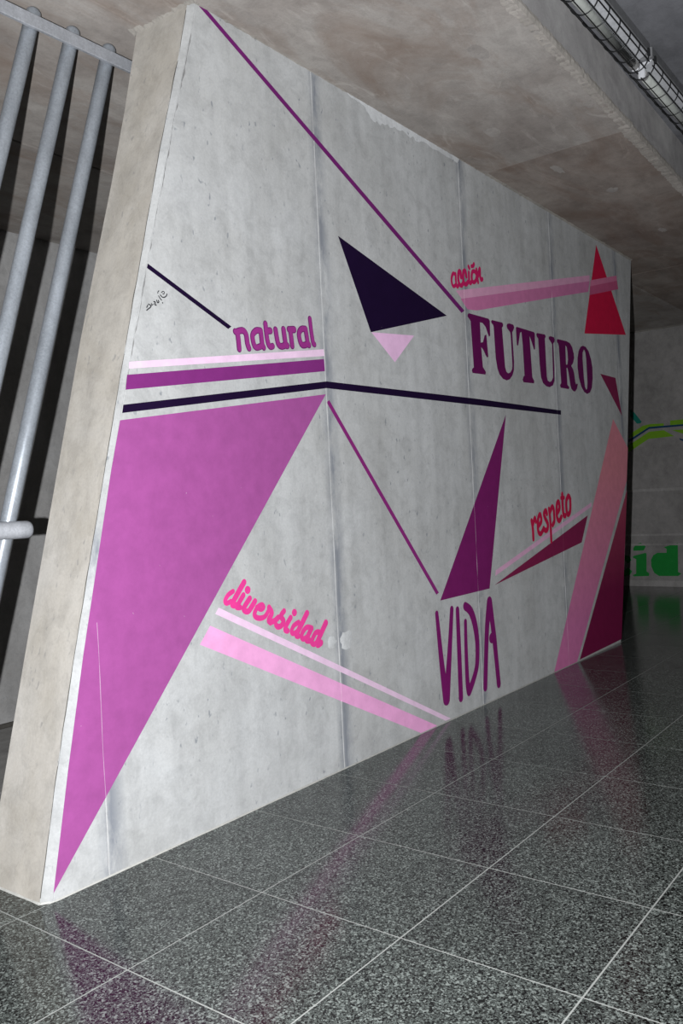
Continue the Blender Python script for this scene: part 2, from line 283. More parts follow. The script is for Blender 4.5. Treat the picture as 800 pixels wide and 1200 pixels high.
def tube_data(path, r, n=12, caps=True, r_list=None):
    V, Fc = [], []
    path = [Vector(p) for p in path]
    up = None
    for i, p in enumerate(path):
        d = (path[min(i+1, len(path)-1)] - path[max(i-1, 0)]).normalized()
        if up is None:
            up = Vector((0,0,1)) if abs(d.z) < .9 else Vector((0,1,0))
        a = d.cross(up).normalized(); b = a.cross(d).normalized(); up = b
        rr = r_list[i] if r_list else r
        for k in range(n):
            t = 2*math.pi*k/n
            V.append(tuple(p + a*math.cos(t)*rr + b*math.sin(t)*rr))
    for i in range(len(path)-1):
        for k in range(n):
            k2 = (k+1) % n
            Fc.append((i*n+k, i*n+k2, (i+1)*n+k2, (i+1)*n+k))
    if caps:
        Fc.append(tuple(range(n))[::-1]); Fc.append(tuple((len(path)-1)*n+k for k in range(n)))
    return V, Fc

def lerp_poly(P, z):                         # x of a measured x, z polyline at height z
    P = sorted(P, key=lambda q: q[1])
    if z <= P[0][1]: a, b = P[0], P[1]
    elif z >= P[-1][1]: a, b = P[-2], P[-1]
    else:
        for a, b in zip(P, P[1:]):
            if a[1] <= z <= b[1]: break
    t = (z-a[1])/(b[1]-a[1])
    return a[0]+(b[0]-a[0])*t

# ---------------------------------------------------------------- materials
def nt_new(name):
    m = bpy.data.materials.new(name); m.use_nodes = True
    nt = m.node_tree
    return m, nt, nt.nodes['Principled BSDF']

def setp(b, **kw):
    for k, v in kw.items():
        k = {'rough':'Roughness','spec':'Specular IOR Level','metal':'Metallic','drough':'Diffuse Roughness','coat':'Coat Weight','coatr':'Coat Roughness','ior':'IOR','trans':'Transmission Weight','alpha':'Alpha'}[k]
        if k in b.inputs: b.inputs[k].default_value = v

def N(nt, t, **kw):
    n = nt.nodes.new(t)
    for k, v in kw.items(): setattr(n, k, v)
    return n

def mapped(nt, scale, loc=(0,0,0)):
    g = N(nt, 'ShaderNodeNewGeometry'); mp = N(nt, 'ShaderNodeMapping')
    nt.links.new(g.outputs['Position'], mp.inputs['Vector'])
    mp.inputs['Scale'].default_value = scale; mp.inputs['Location'].default_value = loc
    return mp.outputs['Vector']

def noise_tex(nt, vec, scale, detail=4, rough=.55, dist=0):
    n = N(nt, 'ShaderNodeTexNoise'); nt.links.new(vec, n.inputs['Vector'])
    n.inputs['Scale'].default_value = scale; n.inputs['Detail'].default_value = detail
    n.inputs['Roughness'].default_value = rough; n.inputs['Distortion'].default_value = dist
    return n.outputs['Fac']

def ramp(nt, fac, stops, interp='LINEAR'):
    r = N(nt, 'ShaderNodeValToRGB'); nt.links.new(fac, r.inputs['Fac'])
    r.color_ramp.interpolation = interp
    e = r.color_ramp.elements
    while len(e) < len(stops): e.new(.5)
    for el, (p, c) in zip(e, stops):
        el.position = p; el.color = (c[0], c[1], c[2], 1) if isinstance(c, (tuple, list)) else (c, c, c, 1)
    return r.outputs['Color']

def mix(nt, a, b, fac, mode='MIX'):
    m = N(nt, 'ShaderNodeMix', data_type='RGBA', blend_type=mode)
    for s, v in ((6, a), (7, b), (0, fac)):
        if isinstance(v, (int, float)): m.inputs[s].default_value = v
        elif isinstance(v, (tuple, list)): m.inputs[s].default_value = (v[0], v[1], v[2], 1)
        else: nt.links.new(v, m.inputs[s])
    return m.outputs[2]

def math_n(nt, op, a, b=None):
    m = N(nt, 'ShaderNodeMath', operation=op)
    for s, v in ((0, a), (1, b)):
        if v is None: continue
        if isinstance(v, (int, float)): m.inputs[s].default_value = v
        else: nt.links.new(v, m.inputs[s])
    return m.outputs[0]

def bump(nt, b, h, strength, dist=.01):
    n = N(nt, 'ShaderNodeBump'); nt.links.new(h, n.inputs['Height'])
    n.inputs['Strength'].default_value = strength; n.inputs['Distance'].default_value = dist
    nt.links.new(n.outputs['Normal'], b.inputs['Normal'])

def concrete(name, base, alt, lo=.78, streak=(1,1,.15), pit=.5, joints=None, stain=None, cloud=1.6, bumps=.25, fine=1.0, dr=.4):
    m, nt, b = nt_new(name)
    p = mapped(nt, (1,1,1))
    big = noise_tex(nt, p, cloud, 5, .6, .4)
    col = mix(nt, base, alt, ramp(nt, big, [(.38, 0), (.66, 1)]))
    st = noise_tex(nt, mapped(nt, streak, (3.1, 1.7, .4)), 7, 4, .6)
    col = mix(nt, col, ramp(nt, st, [(.3, lo), (.6, 1.0)]), .75, 'MULTIPLY')
    md = noise_tex(nt, p, 11, 6, .7, .6)
    col = mix(nt, col, ramp(nt, md, [(.3, .80), (.55, 1.02)]), .8*fine, 'MULTIPLY')
    fn = noise_tex(nt, p, 90, 3, .7)
    col = mix(nt, col, ramp(nt, fn, [(.25, .86), (.7, 1.06)]), .7*fine, 'MULTIPLY')
    # small dark air holes and scuffs, a little taller than wide
    vp = noise_tex(nt, mapped(nt, (1,1,.55), (5,2,9)), 38, 2, .5)
    area = noise_tex(nt, p, 3.2, 2, .5)
    pits = math_n(nt, 'MULTIPLY', ramp(nt, vp, [(.655, 0), (.72, 1)]), ramp(nt, area, [(.40, .15), (.58, 1)]))
    col = mix(nt, col, (base[0]*.45, base[1]*.47, base[2]*.5), math_n(nt, 'MULTIPLY', pits, pit))
    if stain:
        sn = noise_tex(nt, mapped(nt, (.55, 1.5, 1), (8, 3, 1)), 1.5, 6, .65, .8)
        col = mix(nt, col, stain, ramp(nt, sn, [(.48, 0), (.72, .75)]))
        s2 = noise_tex(nt, mapped(nt, (.8, 2.2, 1), (1, 6, 1)), 3.3, 7, .7, 1.2)
        col = mix(nt, col, (base[0]*1.25, base[1]*1.25, base[2]*1.25), ramp(nt, s2, [(.56, 0), (.75, .55)]))
    if joints:
        g = N(nt, 'ShaderNodeNewGeometry'); sx = N(nt, 'ShaderNodeSeparateXYZ'); nt.links.new(g.outputs['Position'], sx.inputs[0])
        d = None
        for j in joints:
            a = math_n(nt, 'ABSOLUTE', math_n(nt, 'SUBTRACT', sx.outputs['X'], j+.022))
            d = a if d is None else math_n(nt, 'MINIMUM', d, a)
        near = ramp(nt, d, [(0, 1), (.075, 0)])
        jn = noise_tex(nt, mapped(nt, (1,1,.35), (2,2,2)), 9, 5, .7)
        k = math_n(nt, 'MULTIPLY', near, ramp(nt, jn, [(.38, .1), (.58, 1)]))
        col = mix(nt, col, (base[0]*.42, base[1]*.44, base[2]*.49), k)
    nt.links.new(col, b.inputs['Base Color'])
    setp(b, rough=.75, spec=.25, drough=dr)
    hgt = math_n(nt, 'ADD', math_n(nt, 'MULTIPLY', md, .5), math_n(nt, 'SUBTRACT', math_n(nt, 'MULTIPLY', fn, .2), math_n(nt, 'MULTIPLY', pits, .4)))
    bump(nt, b, hgt, bumps, .008)
    return m

def paint(name, c, c2=None, zr=None, var=.10):
    m, nt, b = nt_new('paint_' + name)
    p = mapped(nt, (1,1,1))
    n = noise_tex(nt, p, 14, 4, .65)
    col = c
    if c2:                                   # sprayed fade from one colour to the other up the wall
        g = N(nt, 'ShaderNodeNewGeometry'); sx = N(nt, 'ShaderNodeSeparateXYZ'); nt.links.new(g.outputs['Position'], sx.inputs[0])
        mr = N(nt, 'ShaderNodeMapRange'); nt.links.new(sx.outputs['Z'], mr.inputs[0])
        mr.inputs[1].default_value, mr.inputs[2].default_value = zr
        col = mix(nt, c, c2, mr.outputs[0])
    col = mix(nt, col, ramp(nt, n, [(.3, 1-var), (.7, 1+var*.5)]), 1.0, 'MULTIPLY')
    # scratches and chips that let the concrete through
    ch = noise_tex(nt, mapped(nt, (1,1,.7), (4,4,4)), 60, 2, .5)
    nt.links.new(mix(nt, col, (.5,.42,.48), ramp(nt, ch, [(.76, 0), (.8, .5)])), b.inputs['Base Color'])
    setp(b, rough=.6, spec=.12, drough=.5)
    bump(nt, b, noise_tex(nt, p, 90, 3, .6), .12, .004)
    return m

def plain(name, c, rough=.6, metal=0, spec=.4):
    m, nt, b = nt_new(name)
    n = noise_tex(nt, mapped(nt, (1,1,1)), 30, 4, .6)
    nt.links.new(mix(nt, c, ramp(nt, n, [(.3, .82), (.7, 1.08)]), 1.0, 'MULTIPLY'), b.inputs['Base Color'])
    setp(b, rough=rough, metal=metal, spec=spec)
    return m

M = {}
M['wall'] = concrete('mural_concrete', (.47,.482,.49), (.405,.412,.412), joints=JOINTS, pit=.85)
M['end'] = concrete('end_concrete', (.43,.412,.385), (.345,.322,.285), streak=(1,1,.25), pit=.5)
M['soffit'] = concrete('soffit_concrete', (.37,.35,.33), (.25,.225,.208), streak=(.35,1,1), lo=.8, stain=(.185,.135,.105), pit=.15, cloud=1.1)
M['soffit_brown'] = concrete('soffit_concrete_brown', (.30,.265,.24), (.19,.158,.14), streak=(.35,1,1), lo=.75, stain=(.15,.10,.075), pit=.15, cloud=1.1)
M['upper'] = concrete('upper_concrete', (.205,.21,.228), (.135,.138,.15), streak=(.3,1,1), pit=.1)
M['beam'] = concrete('beam_concrete', (.38,.375,.375), (.27,.262,.265), streak=(.6,1,.3), pit=.1, stain=(.45,.44,.43))
M['rear'] = concrete('rear_concrete', (.50,.50,.50), (.42,.415,.41), pit=.3)
M['far'] = concrete('far_concrete', (.46,.445,.44), (.37,.36,.352), streak=(1,1,.8), pit=.3, dr=1.0)
M['far_ridge'] = concrete('far_ridge_concrete', (.56,.545,.54), (.44,.43,.42), streak=(1,1,.8), pit=.3, dr=1.0)
M['seam'] = concrete('mortar_seam', (.37,.35,.32), (.27,.255,.235), pit=.6, bumps=.6)
M['lip'] = concrete('broken_concrete', (.44,.415,.385), (.31,.29,.265), pit=.6, bumps=.7)
M['fin'] = concrete('joint_fin', (.52,.53,.535), (.38,.385,.385), pit=.3)
M['patch'] = concrete('light_mortar', (.58,.60,.61), (.44,.45,.46), pit=.6, bumps=.6)
M['deposit'] = concrete('lime_deposit', (.66,.68,.70), (.50,.515,.53), pit=1.0, bumps=.6)
M['softring'] = concrete('tie_hole_mortar', (.50,.51,.515), (.40,.405,.41), pit=.5, bumps=.5)
M['softpatch'] = concrete('soffit_filler', (.37,.35,.335), (.29,.268,.25), pit=.2, bumps=.4)
M['lower'] = concrete('lower_floor_concrete', (.28,.275,.265), (.2,.195,.19), pit=.3)

P = {
 'magenta': ((.295,.071,.25),), 'palepink': ((.68,.50,.655),), 'palepink2': ((.70,.45,.66),), 'palepink3': ((.62,.36,.52),),
 'purple': ((.175,.024,.16),), 'purpleline': ((.135,.014,.125),), 'purpleline2': ((.20,.02,.15),), 'dark': ((.009,.0028,.022),),
 'rosepale': ((.60,.31,.46),), 'rose': ((.50,.165,.33),), 'rosemix2': ((.56,.17,.30),), 'rosemix': ((.46,.09,.20),),
 'red': ((.50,.008,.05),), 'wine': ((.19,.014,.065),), 'plum': ((.155,.012,.105),),
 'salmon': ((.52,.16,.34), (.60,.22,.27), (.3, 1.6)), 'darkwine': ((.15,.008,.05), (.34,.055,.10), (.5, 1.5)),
 'pink': ((.69,.335,.575),), 'futuro': ((.105,.006,.072),), 'vida': ((.165,.010,.115),), 'natural': ((.25,.028,.19),),
 'natural_edge': ((.13,.014,.115),), 'diversidad': ((.64,.045,.255),), 'diversidad_edge': ((.55,.03,.20),), 'accion': ((.46,.012,.10),), 'respeto': ((.46,.010,.06),),
 'scribble': ((.03,.03,.035),), 'lime': ((.24,.50,.03),), 'navy': ((.015,.07,.17),), 'teal': ((.015,.24,.19),), 'green': ((.02,.33,.06),),
}
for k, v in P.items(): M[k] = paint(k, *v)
def lighter(c, k=.45): return tuple(min(.9, x + (.85-x)*k) for x in c)  # puts the light a raised joint fin catches into its paint colour
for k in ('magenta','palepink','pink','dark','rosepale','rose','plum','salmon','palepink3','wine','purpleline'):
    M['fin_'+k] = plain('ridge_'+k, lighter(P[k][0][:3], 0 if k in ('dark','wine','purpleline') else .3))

# polished terrazzo tile
def terrazzo():
    m, nt, b = nt_new('terrazzo')
    p = mapped(nt, (1,1,1))
    def chips(scale, loc):
        v = N(nt, 'ShaderNodeTexVoronoi'); nt.links.new(mapped(nt, (1,1,1), loc), v.inputs['Vector']); v.inputs['Scale'].default_value = scale
        s = N(nt, 'ShaderNodeSeparateColor'); nt.links.new(v.outputs['Color'], s.inputs[0])
        return s.outputs[0], s.outputs[1]
    r1, g1 = chips(165, (0,0,0)); r2, g2 = chips(290, (.37,.11,0))
    col = ramp(nt, r2, [(.0, (.012,.013,.012)), (.25, (.034,.038,.036)), (.55, (.065,.075,.070)), (.85, (.12,.138,.13))], 'CONSTANT')
    col = mix(nt, col, (.004,.004,.004), ramp(nt, r1, [(.0, 1), (.22, 0)], 'CONSTANT'))
    col = mix(nt, col, (.16,.18,.17), ramp(nt, g1, [(.0, 0), (.88, 1)], 'CONSTANT'))
    oi = N(nt, 'ShaderNodeObjectInfo')
    col = mix(nt, col, ramp(nt, oi.outputs['Random'], [(0, .88), (1, 1.1)]), 1.0, 'MULTIPLY')
    cl = noise_tex(nt, p, 2.2, 5, .6)
    col = mix(nt, col, ramp(nt, cl, [(.3, .85), (.7, 1.08)]), 1.0, 'MULTIPLY')
    nt.links.new(col, b.inputs['Base Color'])
    rg = noise_tex(nt, p, 6, 4, .6)
    mr = N(nt, 'ShaderNodeMapRange'); nt.links.new(rg, mr.inputs[0]); mr.inputs[3].default_value = .10; mr.inputs[4].default_value = .19
    nt.links.new(mr.outputs[0], b.inputs['Roughness'])
    setp(b, spec=.42, drough=.3)
    bump(nt, b, noise_tex(nt, p, 160, 2, .5), .02, .002)
    return m
M['tile'] = terrazzo()
M['grout'] = plain('grout', (.36,.375,.36), .8)
M['bead'] = plain('sealant', (.50,.50,.475), .6)
M['scuff'] = plain('scuff', (.24,.24,.24), .9)
M['crack'] = plain('crack', (.10,.095,.085), .9)

def galv(name, c, rough):
    m, nt, b = nt_new(name)
    p = mapped(nt, (1,1,1))
    v = N(nt, 'ShaderNodeTexVoronoi'); nt.links.new(p, v.inputs['Vector']); v.inputs['Scale'].default_value = 140
    s = N(nt, 'ShaderNodeSeparateColor'); nt.links.new(v.outputs['Color'], s.inputs[0])
    n = noise_tex(nt, mapped(nt, (1,1,.3)), 9, 5, .7)
    col = mix(nt, c, ramp(nt, s.outputs[0], [(0, .88), (1, 1.07)]), 1.0, 'MULTIPLY')
    col = mix(nt, col, ramp(nt, n, [(.3, .72), (.65, 1.05)]), 1.0, 'MULTIPLY')
    d = noise_tex(nt, p, 45, 2, .5)
    col = mix(nt, col, (.10,.09,.085), ramp(nt, d, [(.74, 0), (.8, .7)]))
    nt.links.new(col, b.inputs['Base Color'])
    setp(b, metal=.35, rough=rough, spec=.6)
    bump(nt, b, s.outputs[0], .05, .003)
    return m
M['galv'] = galv('galvanised_steel', (.36,.395,.44), .36)
M['rail'] = galv('flat_steel', (.44,.46,.50), .5)
M['wire'] = plain('dark_wire', (.06,.062,.065), .35, .7)
M['housing'] = plain('lamp_housing', (.22,.225,.235), .5)
M['reflector'] = plain('white_enamel', (.72,.74,.78), .3)
M['glass'] = plain('tube_glass', (.52,.55,.52), .12, 0, .6)
M['capmetal'] = plain('tube_cap', (.5,.5,.5), .35, .2)

# ---------------------------------------------------------------- floor: grout bed and single tiles
a_v, a_f = box_data(-3.0, XF, -6.0, YW + T, -.30, -.0008)
b_v, b_f = box_data(8.2, XF, YW + T, YBK, -.30, -.0008)
floor = obj('floor', a_v + b_v, a_f + [tuple(8+i for i in f) for f in b_f], M['grout'], kind='structure')
g = .0026
tv, tf = bevel_box(-T/2+g, T/2-g, -T/2+g, T/2-g, -.02, 0, .0006)
tile_me = bpy.data.meshes.new('floor_tile'); tile_me.from_pydata(tv, [], tf); tile_me.materials.append(M['tile'])
lens_px = CAM['lens']/36*1200
def pix(P):
    q = Vector(P) - Vector((0,0,H_CAM))
    z = q.dot(F_)
    return (q.dot(R_)/z*lens_px/400, q.dot(U_)/z*lens_px/600, z) if z > .05 else None
spots = []
for i in range(-7, 18):
    for j in range(-6, 14):
        cx, cy = X0 + (i+.5)*T, YW - (j+.5)*T
        if cx + T/2 > XF + .01 or cy + T/2 > YBK or (j < -1 and cx < 8.5): continue
        best = 9
        for dx in (-.5, 0, .5):
            for dy in (-.5, 0, .5):
                q = pix((cx+dx*T, cy+dy*T, 0))
                if q: best = min(best, max(abs(q[0]), abs(q[1])))
        if j <= -1 and 2.1 < cx < 8.5: best = 5                   # behind the mural wall
        spots.append((best > 1.02, (cx*cx + cy*cy), cx, cy, best))
xl = X0 + 17*T                                                   # cut tiles along the end wall
for j in range(-6, 14):
    cy = YW - (j+.5)*T
    if cy + T/2 <= YBK: spots.append((False, (XF-.2)**2 + cy*cy, (xl+XF)/2, cy, 0))
spots.sort()
near, rest = spots[:290], spots[290:]
for s in near:
    t = link('floor_tile', tile_me, floor, loc=(s[2], s[3], random.uniform(-.0002, .0001)))
    if s[2] > xl: t.scale.x = (XF-xl)/T
V, Fc = [], []
for s in rest:
    k = len(V); V += [(a*((XF-xl)/T if s[2] > xl else 1)+s[2], b+s[3], c) for a, b, c in tv]; Fc += [tuple(k+q for q in f) for f in tf]
if V: obj('tile_field', V, Fc, M['tile'], floor, kind='stuff')

# lower floor beyond the bars
V, Fc = bevel_box(-3.0, 8.19, YW+T+.004, 4.648, -.40, -.205, .006)
low = obj('floor', V, Fc, M['lower'], kind='structure')
V, Fc = bevel_box(-3.0, 8.19, 4.656, YBK, -.40, -.20, .006)
obj('slab', V, Fc, M['lower'], low)

# ---------------------------------------------------------------- mural wall
ZS = sorted(set([0, .15, .3, .4627, .66, .868, 1.05, 1.3, 1.5624, 1.85, 2.1614, 2.5, 2.8875, 3.25, 3.4, H]))
V, Fc = [], []
for z in ZS:
    a, c, r, bk = lerp_poly(ARRIS, z), lerp_poly(CHAM, z), lerp_poly(RIGHT, z), lerp_poly(BACKEDGE, z)
    V += [(a, YW+.03, z), (c, YW, z), (c+.003, YW+.02, z), (r-.002, YW+.02, z), (r-.002, YB, z), (bk, YB, z)]
n = len(ZS)
FM = []
for i in range(n-1):
    for k in range(6):
        k2 = (k+1) % 6
        Fc.append((i*6+k, i*6+k2, (i+1)*6+k2, (i+1)*6+k)); FM.append(1 if k == 5 else 0)
Fc += [(0,1,2,3,4,5)[::-1], tuple((n-1)*6+k for k in range(6))]; FM += [0, 0]
wall = obj('wall_left', V, Fc, None, kind='structure', mats=[M['wall'], M['end']], fmat=FM)

# formwork panels, split at the joints
edges = [-9] + JOINTS + [99]
for k in range(len(edges)-1):
    lo, hi = edges[k]+.0022, edges[k+1]-.0022
    zs = set(ZS)
    for P_, x in ((CHAM, lo), (CHAM, hi), (RIGHT, lo), (RIGHT, hi)):
        z0, z1 = 0, H
        if lerp_poly(P_, z0) < x < lerp_poly(P_, z1):
            for _ in range(40):
                zm = (z0+z1)/2
                if lerp_poly(P_, zm) < x: z0 = zm
                else: z1 = zm
            zs.add(z0)
    V, Fc, rows = [], [], 0
    for z in sorted(zs):
        l, r = max(lo, lerp_poly(CHAM, z)+.003), min(hi, lerp_poly(RIGHT, z))
        if r - l < -1e-3: continue
        r = max(r, l+.0002); b = min(.003, (r-l)/3)
        V += [(l, YW+.03, z), (l, YW+.0022, z), (l+b, YW, z), (r-b, YW, z), (r, YW+.0022, z), (r, YW+.03, z)]
        rows += 1
    for i in range(rows-1):
        for q in range(5):
            Fc.append((i*6+q, i*6+q+1, (i+1)*6+q+1, (i+1)*6+q))
    Fc += [tuple(range(6))[::-1], tuple((rows-1)*6+q for q in range(6))]
    obj('concrete_panel', V, Fc, M['wall'], wall)

# thin cement fins left in the joints, painted over where the mural crosses them
for k, j in enumerate(JOINTS[:4]):
    ztop = H if k else .98
    z_lo = 0
    cuts = []
    for m, nm, lab, pts, lev in POLYS:                            # where painted shapes cross this joint
        zz = [a[1]+(b[1]-a[1])*(j-a[0])/(b[0]-a[0]) for a, b in zip(pts, pts[1:]+pts[:1]) if (a[0]-j)*(b[0]-j) < 0]
        if len(zz) >= 2 and 'fin_'+m in M: cuts.append((max(z_lo, min(zz)), min(max(zz), ztop), 'fin_'+m))
    cuts = sorted(c for c in cuts if c[1] > c[0])
    segs, z = [], z_lo
    for a, b, m in cuts:
        a = max(a, z)
        if b <= a: continue
        if a > z: segs.append((z, a, 'fin'))
        segs.append((a, b, m)); z = b
    if z < ztop: segs.append((z, ztop, 'fin'))
    for a, b, m in segs:
        cnt = max(2, int((b-a)/.03)); V, Fc = [], []
        for i in range(cnt+1):
            zz = a+(b-a)*i/cnt
            w = .0024 + .0022*noise.noise((k*9, 0, zz*6)); c = j + .004*noise.noise((k*5+2, 0, zz*3))
            hgt = .0014 + .0022*noise.noise((k*3, 4, zz*9))
            V += [(c-w, YW+.004, zz), (c-w*.3, YW-hgt, zz), (c+w*.3, YW-hgt, zz), (c+w, YW+.004, zz)]
        for i in range(cnt):
            for q in range(3): Fc.append((i*4+q, i*4+q+1, (i+1)*4+q+1, (i+1)*4+q))
        obj('joint_fin', V, Fc, M[m], wall)

# dark crack along the cast corner strip
V, Fc = [], []
cnt = 260
for i in range(cnt+1):
    z = .02 + (H-.06)*i/cnt
    a = lerp_poly(ARRIS, z) + .003*noise.noise((1, 2, z*9))
    w = max(.0004, .0022*(noise.noise((3, 3, z*5)) + .45))
    V += [(a-w, YW+.0305, z), (a-w*.2, YW+.0275, z), (a+w, YW+.0285, z)]
for i in range(cnt):
    Fc += [(i*3, i*3+1, i*3+4, i*3+3), (i*3+1, i*3+2, i*3+5, i*3+4)]
obj('corner_crack', V, Fc, M['crack'], wall)
# scuffed inner edge of the strip, upper half of the wall
V, Fc = [], []
for i in range(cnt+1):
    z = 1.9 + (H-1.98)*i/cnt
    a = lerp_poly(CHAM, z) + .004 + .006*noise.noise((7, 2, z*7))
    w = max(.0003, .006*(noise.noise((5, 3, z*8)) + .5*noise.noise((9, 3, z*31)) + .22))
    V += [(a-w*.4, YW-.0002, z), (a+w*1.6, YW-.0002, z)]
for i in range(cnt): Fc.append((i*2, i*2+1, i*2+3, i*2+2))
obj('corner_scuff', V, Fc, M['scuff'], wall)

# sealant bead where the wall meets the tiles
V, Fc = [], []
cnt = 200
for i in range(cnt+1):
    x_c, x_a = lerp_poly(CHAM, 0), lerp_poly(ARRIS, 0)
    x = x_a - .004 + (lerp_poly(RIGHT, 0) - x_a)*i/cnt
    y_b = YW + .03*max(0, min(1, (x_c-x)/(x_c-x_a)))
    w = .006 + .003*noise.noise((x*4, 1, 1))
    V += [(x, y_b-w, 0), (x, y_b-w*.6, w*.5), (x, y_b+.001, w*.9)]
for i in range(cnt):
    Fc += [(i*3, i*3+3, i*3+4, i*3+1), (i*3+1, i*3+4, i*3+5, i*3+2)]
obj('sealant_bead', V, Fc, M['bead'], wall)
V, Fc = [], []
for i in range(31):
    y = YW + .02 + (YB-YW-.02)*i/30
    x = lerp_poly(ARRIS, 0) + (lerp_poly(BACKEDGE, 0)-lerp_poly(ARRIS, 0))*i/30
    w = .006 + .003*noise.noise((y*9, 5, 1))
    V += [(x-w, y, 0), (x-w*.5, y, w*.5), (x+.001, y, w*.9)]
for i in range(30):
    Fc += [(i*3, i*3+1, i*3+4, i*3+3), (i*3+1, i*3+2, i*3+5, i*3+4)]
obj('sealant_bead', V, Fc, M['bead'], wall)

# lumpy mortar seam under the ceiling, along the wall and around its end
def seam(pts, inward, name, w0, h0, parent, mat, seed):
    V, Fc = [], []
    for i, p in enumerate(pts):
        n1 = noise.noise((i*.21, seed, 0)); n2 = noise.noise((i*.67, seed, 3)); n3 = noise.noise((i*.5, seed, 7))
        w = w0*(1 + .45*n1 + .45*n2); h = h0*(1 + .5*n3 + .3*n2)
        p = Vector(p); d = Vector(inward)
        V += [p + d*w, p + d*w*.75 - Vector((0,0,h*.35)), p + d*w*.3 - Vector((0,0,h*.6)), p - d*.002 - Vector((0,0,h))]
    for i in range(len(pts)-1):
        for q in range(3): Fc.append((i*4+q, i*4+q+1, (i+1)*4+q+1, (i+1)*4+q))
    return fix_normals(obj(name, V, Fc, mat, parent))
xa, xb = lerp_poly(CHAM, H), lerp_poly(RIGHT, H)
seam([(xa-.03+(xb-xa+.03)*i/300, YW, H) for i in range(301)], (0,-1,0), 'mortar_seam', .016, .012, wall, M['seam'], 3)
ea = (lerp_poly(ARRIS, H), YW); eb = (lerp_poly(BACKEDGE, H), YB)
seam([(ea[0]+(eb[0]-ea[0])*i/40, ea[1]-.03+(eb[1]+.02-ea[1]+.03)*i/40, H) for i in range(41)], (-1,0,0), 'mortar_seam', .03, .018, wall, M['seam'], 8)

# thin flat shapes on a wall face: polygon in wall coordinates, 'at' puts them into the room
def flat(polys, at, holes=None):
    V, Fc = [], []
    for k, P_ in enumerate(polys):
        loops = [[Vector((x, z, 0)) for x, z in P_]]
        if holes and holes[k]: loops.append([Vector((x, z, 0)) for x, z in holes[k]])
        allv = [v for lp in loops for v in lp]
        b = len(V)
        V += [at(v.x, v.y, 0) for v in allv]
        Fc += [tuple(b+i for i in t) for t in tessellate_polygon(loops)]
    return V, Fc
def orient(o, want):
    me = o.data
    fl_ = [p.index for p in me.polygons if p.normal.dot(want) < 0]
    if fl_:
        bm = bmesh.new(); bm.from_mesh(me); bm.faces.ensure_lookup_table()
        bmesh.ops.reverse_faces(bm, faces=[bm.faces[i] for i in fl_]); bm.to_mesh(me); bm.free()
    return o
def on_wall(lift):
    return lambda x, z, e: (x, YW-lift-e, z)
def on_far(lift):
    return lambda y, z, e: (XF-lift-e, y, z)
SOUTH, WEST = Vector((0,-1,0)), Vector((-1,0,0))

for k, (m, nm, lab, pts, lev) in enumerate(POLYS):
    pts = [(x, max(z, .0005)) for x, z in pts]
    V, Fc = flat([pts], on_wall(.0005 + .0004*lev + .00001*k))
    orient(obj(nm, V, Fc, M[m], wall, label=lab), SOUTH)

V, Fc = flat([a for a, b in FUTURO], on_wall(.0012), [b for a, b in FUTURO])
orient(obj('painted_word', V, Fc, M['futuro'], wall, label='word FUTURO in heavy dark purple slab letters'), SOUTH)

def catmull(S, sub=5):
    if len(S) < 3: 
        return [tuple(a+(b-a)*i/3 for a, b in zip(S[0], S[1])) for i in range(4)]
    Q = [S[0]] + list(S) + [S[-1]]; out = []
    for i in range(1, len(Q)-2):
        for s in range(sub):
            t = s/sub
            out.append(tuple(.5*(2*b + (c-a)*t + (2*a-5*b+4*c-d)*t*t + (3*b-a-3*c+d)*t**3) for a, b, c, d in zip(Q[i-1], Q[i], Q[i+1], Q[i+2])))
    out.append(tuple(S[-1])); return out
def brush(strokes, at, grow=1.0, add=0.0):
    V, Fc, e = [], [], 0.0
    for S in strokes:
        C = catmull(S)
        b = len(V)
        for i, (x, z, r) in enumerate(C):
            x2, z2, _ = C[min(i+1, len(C)-1)]; x1, z1, _ = C[max(i-1, 0)]
            dx, dz = x2-x1, z2-z1; L = math.hypot(dx, dz) or 1
            r = r*grow + add; e += .000008
            V += [at(x-dz/L*r, z+dx/L*r, e), at(x+dz/L*r, z-dx/L*r, e)]
        for i in range(len(C)-1): Fc.append((b+2*i, b+2*i+1, b+2*i+3, b+2*i+2))
        for i in range(0, len(C), 1):
            x, z, r = C[i]; r = r*grow + add; e += .000008; b = len(V)
            V += [at(x+math.cos(t*math.pi/8)*r, z+math.sin(t*math.pi/8)*r, e) for t in range(16)]
            Fc.append(tuple(range(b, b+16)))
    return V, Fc
def word(strokes, m, lab, lift=.0012, grow=1.0, add=0.0, name='painted_word', parent=None):
    V, Fc = brush(strokes, on_wall(lift), grow, add)
    return orient(obj(name, V, Fc, M[m], parent or wall, label=lab), SOUTH)
word(VIDA, 'vida', 'word VIDA sprayed in tall thin plum letters')
w = word(NATURAL, 'natural_edge', 'word natural in rounded purple letters', grow=1.17)
word(NATURAL, 'natural', None, lift=.0032, grow=.86, name='letter_fill', parent=w)
w = word(DIVERSIDAD, 'diversidad', 'word diversidad in hot pink script')
word(ACCION, 'accion', 'word acción in small crimson script')
word(RESPETO, 'respeto', 'word respeto in slanting red script')
word(SCRIBBLE, 'scribble', 'tiny black handwritten scribble by the leaning edge', name='scribble')

